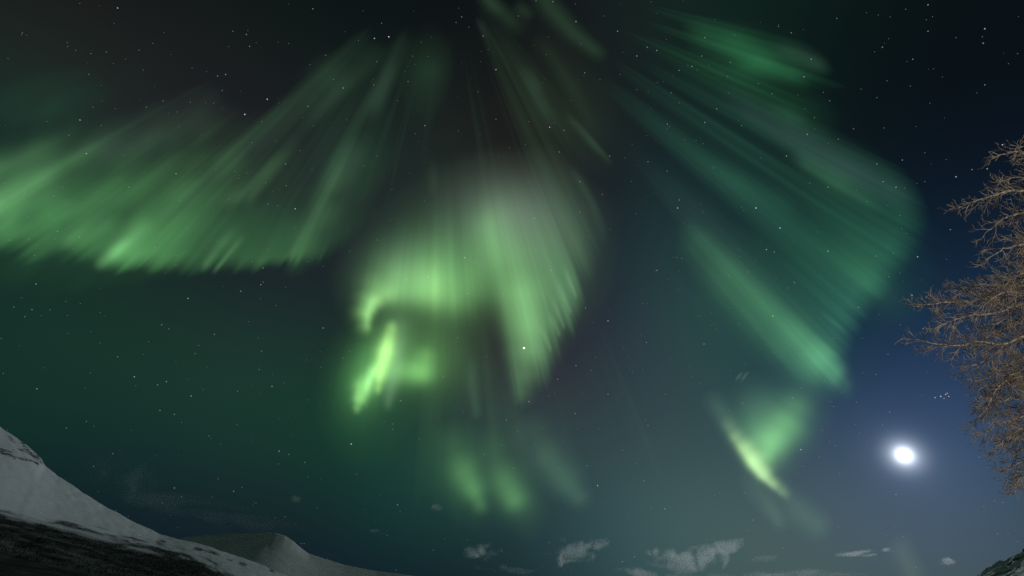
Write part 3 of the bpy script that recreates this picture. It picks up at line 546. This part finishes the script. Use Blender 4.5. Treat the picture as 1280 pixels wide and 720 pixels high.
# ------------------------------------------------------------------ the bare birch at the right edge
rt=random.Random(11)
def tube(buf,pts,r0,r1,sides=5):
    V,F=buf; n=len(pts); base=len(V); prev=None
    for i,p in enumerate(pts):
        tg=(pts[min(i+1,n-1)]-pts[max(i-1,0)]).normalized()
        ref=prev if prev is not None else (Vector((0,0,1)) if abs(tg.z)<.9 else Vector((1,0,0)))
        sx=(ref-tg*ref.dot(tg)); sx=sx.normalized() if sx.length>1e-5 else tg.orthogonal().normalized(); prev=sx; sy=tg.cross(sx)
        r=r0+(r1-r0)*(i/(n-1))
        for k in range(sides):
            a=2*math.pi*k/sides; V.append(p+sx*(math.cos(a)*r)+sy*(math.sin(a)*r))
    for i in range(n-1):
        for k in range(sides):
            a=base+i*sides+k; b=base+i*sides+(k+1)%sides; F.append((a,b,b+sides,a+sides))
    F.append(tuple(base+k for k in range(sides))[::-1]); F.append(tuple(base+(n-1)*sides+k for k in range(sides)))
def curve(pts,sub=4,jit=0.):
    out=[]
    for i in range(len(pts)-1):
        p0=pts[max(i-1,0)];p1=pts[i];p2=pts[i+1];p3=pts[min(i+2,len(pts)-1)]
        for k in range(sub):
            t=k/sub; q=.5*((2*p1)+(p2-p0)*t+(2*p0-5*p1+4*p2-p3)*t*t+(3*p1-p0-3*p2+p3)*t**3)
            if jit and (i or k): q=q+Vector((rt.gauss(0,jit),rt.gauss(0,jit),rt.gauss(0,jit)))
            out.append(q)
    out.append(pts[-1]); return out
VIEW=Vector((0,CP,SP))
def twig(buf,p,dirn,length,r,level,bias):
    n=max(3,int(length/.055)+2); pts=[p.copy()]; d=dirn.normalized(); curl=rt.gauss(0,.06); ax=(VIEW+Vector((rt.gauss(0,.5),rt.gauss(0,.5),rt.gauss(0,.5)))).normalized()
    for i in range(n):
        d=(d+ax.cross(d)*(curl+rt.gauss(0,.12))+bias*.05+Vector((rt.gauss(0,.05),rt.gauss(0,.05),rt.gauss(0,.05)))).normalized(); pts.append(pts[-1]+d*(length/n))
    tube(buf,pts,r,max(.0016,r*.5),4)
    if level>0:
        sp=.052 if level==2 else .043; m=int(length/sp); sgn=rt.choice((-1,1))
        for k in range(1,m+1):
            f=k/(m+.6); i=min(n-1,int(f*n)); q=pts[i].lerp(pts[i+1],f*n-i); dd=(pts[i+1]-pts[i]).normalized(); sgn=-sgn
            ang=math.radians(rt.uniform(22,62))*sgn; ax2=(VIEW+Vector((rt.gauss(0,.8),rt.gauss(0,.8),rt.gauss(0,.8)))).normalized()
            nd=dd*math.cos(ang)+ax2.cross(dd)*math.sin(ang)
            twig(buf,q,nd,length*rt.uniform(.30,.58)*(1-f*.45)+.03,max(.0017,r*.66),level-1,bias)
def mesh_from(name,buf):
    me=bpy.data.meshes.new(name); me.from_pydata([tuple(v) for v in buf[0]],[],buf[1]); me.update(); me.polygons.foreach_set('use_smooth',[True]*len(me.polygons)); return me
def bark(name,c0,c1,sc):
    m,t=material(name); out=N(t,'ShaderNodeOutputMaterial'); bs=N(t,'ShaderNodeBsdfPrincipled',i_Roughness=.75); bs.inputs['Specular IOR Level'].default_value=.25; L(t,bs.outputs[0],out.inputs[0])
    co=N(t,'ShaderNodeTexCoord'); nz=N(t,'ShaderNodeTexNoise',i_Scale=sc,i_Detail=4.); L(t,co.outputs['Object'],nz.inputs['Vector']); r=N(t,'ShaderNodeValToRGB')
    r.color_ramp.elements[0].position=.36; r.color_ramp.elements[0].color=(*c0,1); r.color_ramp.elements[1].position=.64; r.color_ramp.elements[1].color=(*c1,1); L(t,nz.outputs[0],r.inputs[0]); L(t,r.outputs[0],bs.inputs['Base Color'])
    bp=N(t,'ShaderNodeBump',i_Strength=.5,i_Distance=.004); L(t,nz.outputs[0],bp.inputs['Height']); L(t,bp.outputs[0],bs.inputs['Normal']); return m
BM=bark('birch_limb_bark',(.06,.046,.036),(.36,.31,.25),26.); TM=bark('birch_twig_bark',(.045,.036,.029),(.28,.232,.18),9.)
tree=bpy.data.objects.new('bare_tree',None); COL.objects.link(tree); tag(tree,'bare leafless birch reaching in from the right edge, lit warm','tree')
tb=point_at(1440,430,6.6); base=Vector((tb.x+.35,tb.y-.2,0)); tree.location=base
trunk_pts=[base+Vector((0,0,-.15)),base+Vector((-.05,.02,1.4)),base+Vector((.05,.1,2.8)),point_at(1445,430,6.7),point_at(1425,300,6.8),point_at(1420,180,6.9),point_at(1405,60,7.0),point_at(1390,-80,7.1)]
def local(buf): buf[0][:]=[v-base for v in buf[0]]; return buf
tbuf=([],[]); tp=curve(trunk_pts,6,.01); tube(tbuf,tp,.17,.03,12); o=link('trunk',mesh_from('trunk',local(tbuf)),tree,BM)
LIMBS=[ # (start y on trunk), px path, r0, density, depth
 ([(1425,300),(1350,225),(1300,202),(1272,190),(1243,196)],.020,.8,6.5),
 ([(1425,270),(1345,215),(1310,192),(1285,184),(1266,186)],.014,.55,6.9),
 ([(1425,320),(1350,262),(1300,243),(1268,238),(1240,245),(1198,259)],.024,1.,6.2),
 ([(1425,330),(1350,282),(1300,262),(1272,268),(1250,277),(1226,298)],.022,.9,6.6),
 ([(1430,360),(1350,315),(1310,300),(1278,306),(1255,312),(1231,326)],.022,.8,6.0),
 ([(1430,380),(1360,340),(1320,325),(1290,322),(1272,330)],.018,.8,6.9),
 ([(1435,410),(1360,372),(1310,350),(1270,360),(1225,374),(1182,378),(1146,383)],.024,1.35,6.3),
 ([(1435,420),(1360,392),(1315,376),(1278,380),(1245,391),(1205,396),(1166,411)],.020,1.2,5.9),
 ([(1440,440),(1370,400),(1330,385),(1290,386),(1250,380),(1215,366),(1190,362)],.018,1.25,6.8),
 ([(1440,470),(1370,440),(1320,424),(1280,421),(1252,431),(1225,427),(1188,432),(1142,424)],.030,1.3,6.1),
 ([(1300,422),(1262,428),(1245,442),(1228,452),(1205,459)],.014,1.,6.1),
 ([(1440,480),(1360,440),(1310,410),(1275,405),(1240,418),(1200,443)],.018,1.2,6.7),
 ([(1440,500),(1370,470),(1320,445),(1285,446),(1258,456),(1232,474),(1207,474)],.022,1.2,6.4),
 ([(1445,540),(1370,505),(1325,480),(1285,478),(1252,484),(1222,500)],.020,1.3,5.9),
 ([(1445,545),(1370,515),(1320,498),(1280,497),(1245,505),(1215,528)],.020,1.35,6.6),
 ([(1445,560),(1370,530),(1325,515),(1290,518),(1255,528),(1222,545)],.020,1.3,6.1),
 ([(1445,575),(1375,550),(1330,540),(1295,540),(1265,550),(1240,566)],.018,1.2,6.5),
 ([(1445,590),(1375,570),(1335,560),(1300,566),(1275,578),(1253,592)],.018,1.1,6.2),
 ([(1445,600),(1375,590),(1340,585),(1310,590),(1285,602),(1264,614)],.016,1.,6.6),
 ([(1445,520),(1375,480),(1330,462),(1290,462),(1262,470),(1240,490)],.016,1.3,7.0),
 ([(1445,530),(1375,492),(1325,470),(1285,470),(1255,478),(1232,512)],.016,1.5,5.6),
 ([(1445,552),(1375,522),(1330,508),(1290,508),(1262,516),(1236,520)],.016,1.5,7.2),
 ([(1445,568),(1375,540),(1330,528),(1295,530),(1268,540),(1250,556)],.016,1.5,5.7),
 ([(1445,582),(1375,560),(1335,550),(1300,552),(1278,562),(1262,585)],.014,1.4,7.0),
 ([(1445,440),(1375,418),(1330,402),(1290,398),(1262,402),(1235,410)],.016,1.3,7.1),
 ([(1435,430),(1365,398),(1320,368),(1285,368),(1255,366),(1222,388)],.014,1.3,5.7),
 ([(1445,505),(1375,475),(1330,455),(1295,455),(1272,466),(1252,470)],.014,1.4,5.8),
 ([(1432,385),(1360,350),(1315,338),(1285,340),(1262,350)],.014,1.1,5.8),
 ([(1430,345),(1352,300),(1315,290),(1290,296),(1268,318)],.014,1.1,6.9),
 ([(1432,400),(1360,362),(1315,345),(1280,345),(1240,356),(1215,354)],.014,1.2,6.6),
 ([(1425,300),(1350,248),(1305,226),(1275,222),(1245,228)],.014,1.,6.8),
 ([(1445,595),(1375,580),(1338,572),(1305,578),(1282,590),(1268,606)],.014,1.4,5.8),
 ([(1430,350),(1350,300),(1310,285),(1285,290),(1262,300)],.014,.8,7.2),
]
FRAME_LIMBS=len(LIMBS)
for k in range(20):             # the far side and the top of the crown, beyond the edge of the photograph
    ys=560-k*30+rt.uniform(-10,10); up=rt.uniform(40,130); rch=rt.uniform(150,260)*(1 if k<13 else .55)*(1.0-.02*k)
    sg=1 if (k%3 or k>12) else .35
    tx=np.interp(ys,[-80,60,180,300,430,600],[1392,1405,1420,1425,1443,1444])
    LIMBS.append(([(tx,ys),(tx+rch*.3*sg,ys-up*.45),(tx+rch*.65*sg,ys-up*.75),(tx+rch*sg,ys-up)],.022,.55,rt.uniform(5.3,8.3)))
for px,r0,dens,dep in LIMBS:
    n=len(px); pts=[point_at(x,y,6.75+(dep-6.75)*(i/(n-1))**.8+rt.gauss(0,.04)) for i,(x,y) in enumerate(px)]
    path=curve(pts,6,.006); buf=([],[]); tube(buf,path,r0*1.05,.0038,7)
    lo=link('limb',mesh_from('limb',local(buf)),tree,BM)
    tw=([],[]); cum=0.; nxt=.25; sgn=1; tot=sum((path[i+1]-path[i]).length for i in range(len(path)-1))
    for i in range(len(path)-1):
        seg=(path[i+1]-path[i]).length
        while cum+seg>nxt:
            q=path[i].lerp(path[i+1],(nxt-cum)/seg); dd=(path[i+1]-path[i]).normalized(); f=nxt/tot; sgn=-sgn
            ang=math.radians(rt.uniform(15,58))*sgn; ax=(VIEW+Vector((rt.gauss(0,.6),rt.gauss(0,.6),rt.gauss(0,.6)))).normalized()
            nd=dd*math.cos(ang)+ax.cross(dd)*math.sin(ang)
            twig(tw,q,nd,rt.uniform(.16,.42)*(1-.55*f**2),.0044,2,Vector((-.6,0,.1)))
            nxt+=rt.uniform(.032,.066)/dens
        cum+=seg
    twig(tw,path[-1],(path[-1]-path[-2]),.12,.0034,1,Vector((-.5,0,.2)))
    to=link('twigs',mesh_from('twigs',local(tw)),lo,TM)
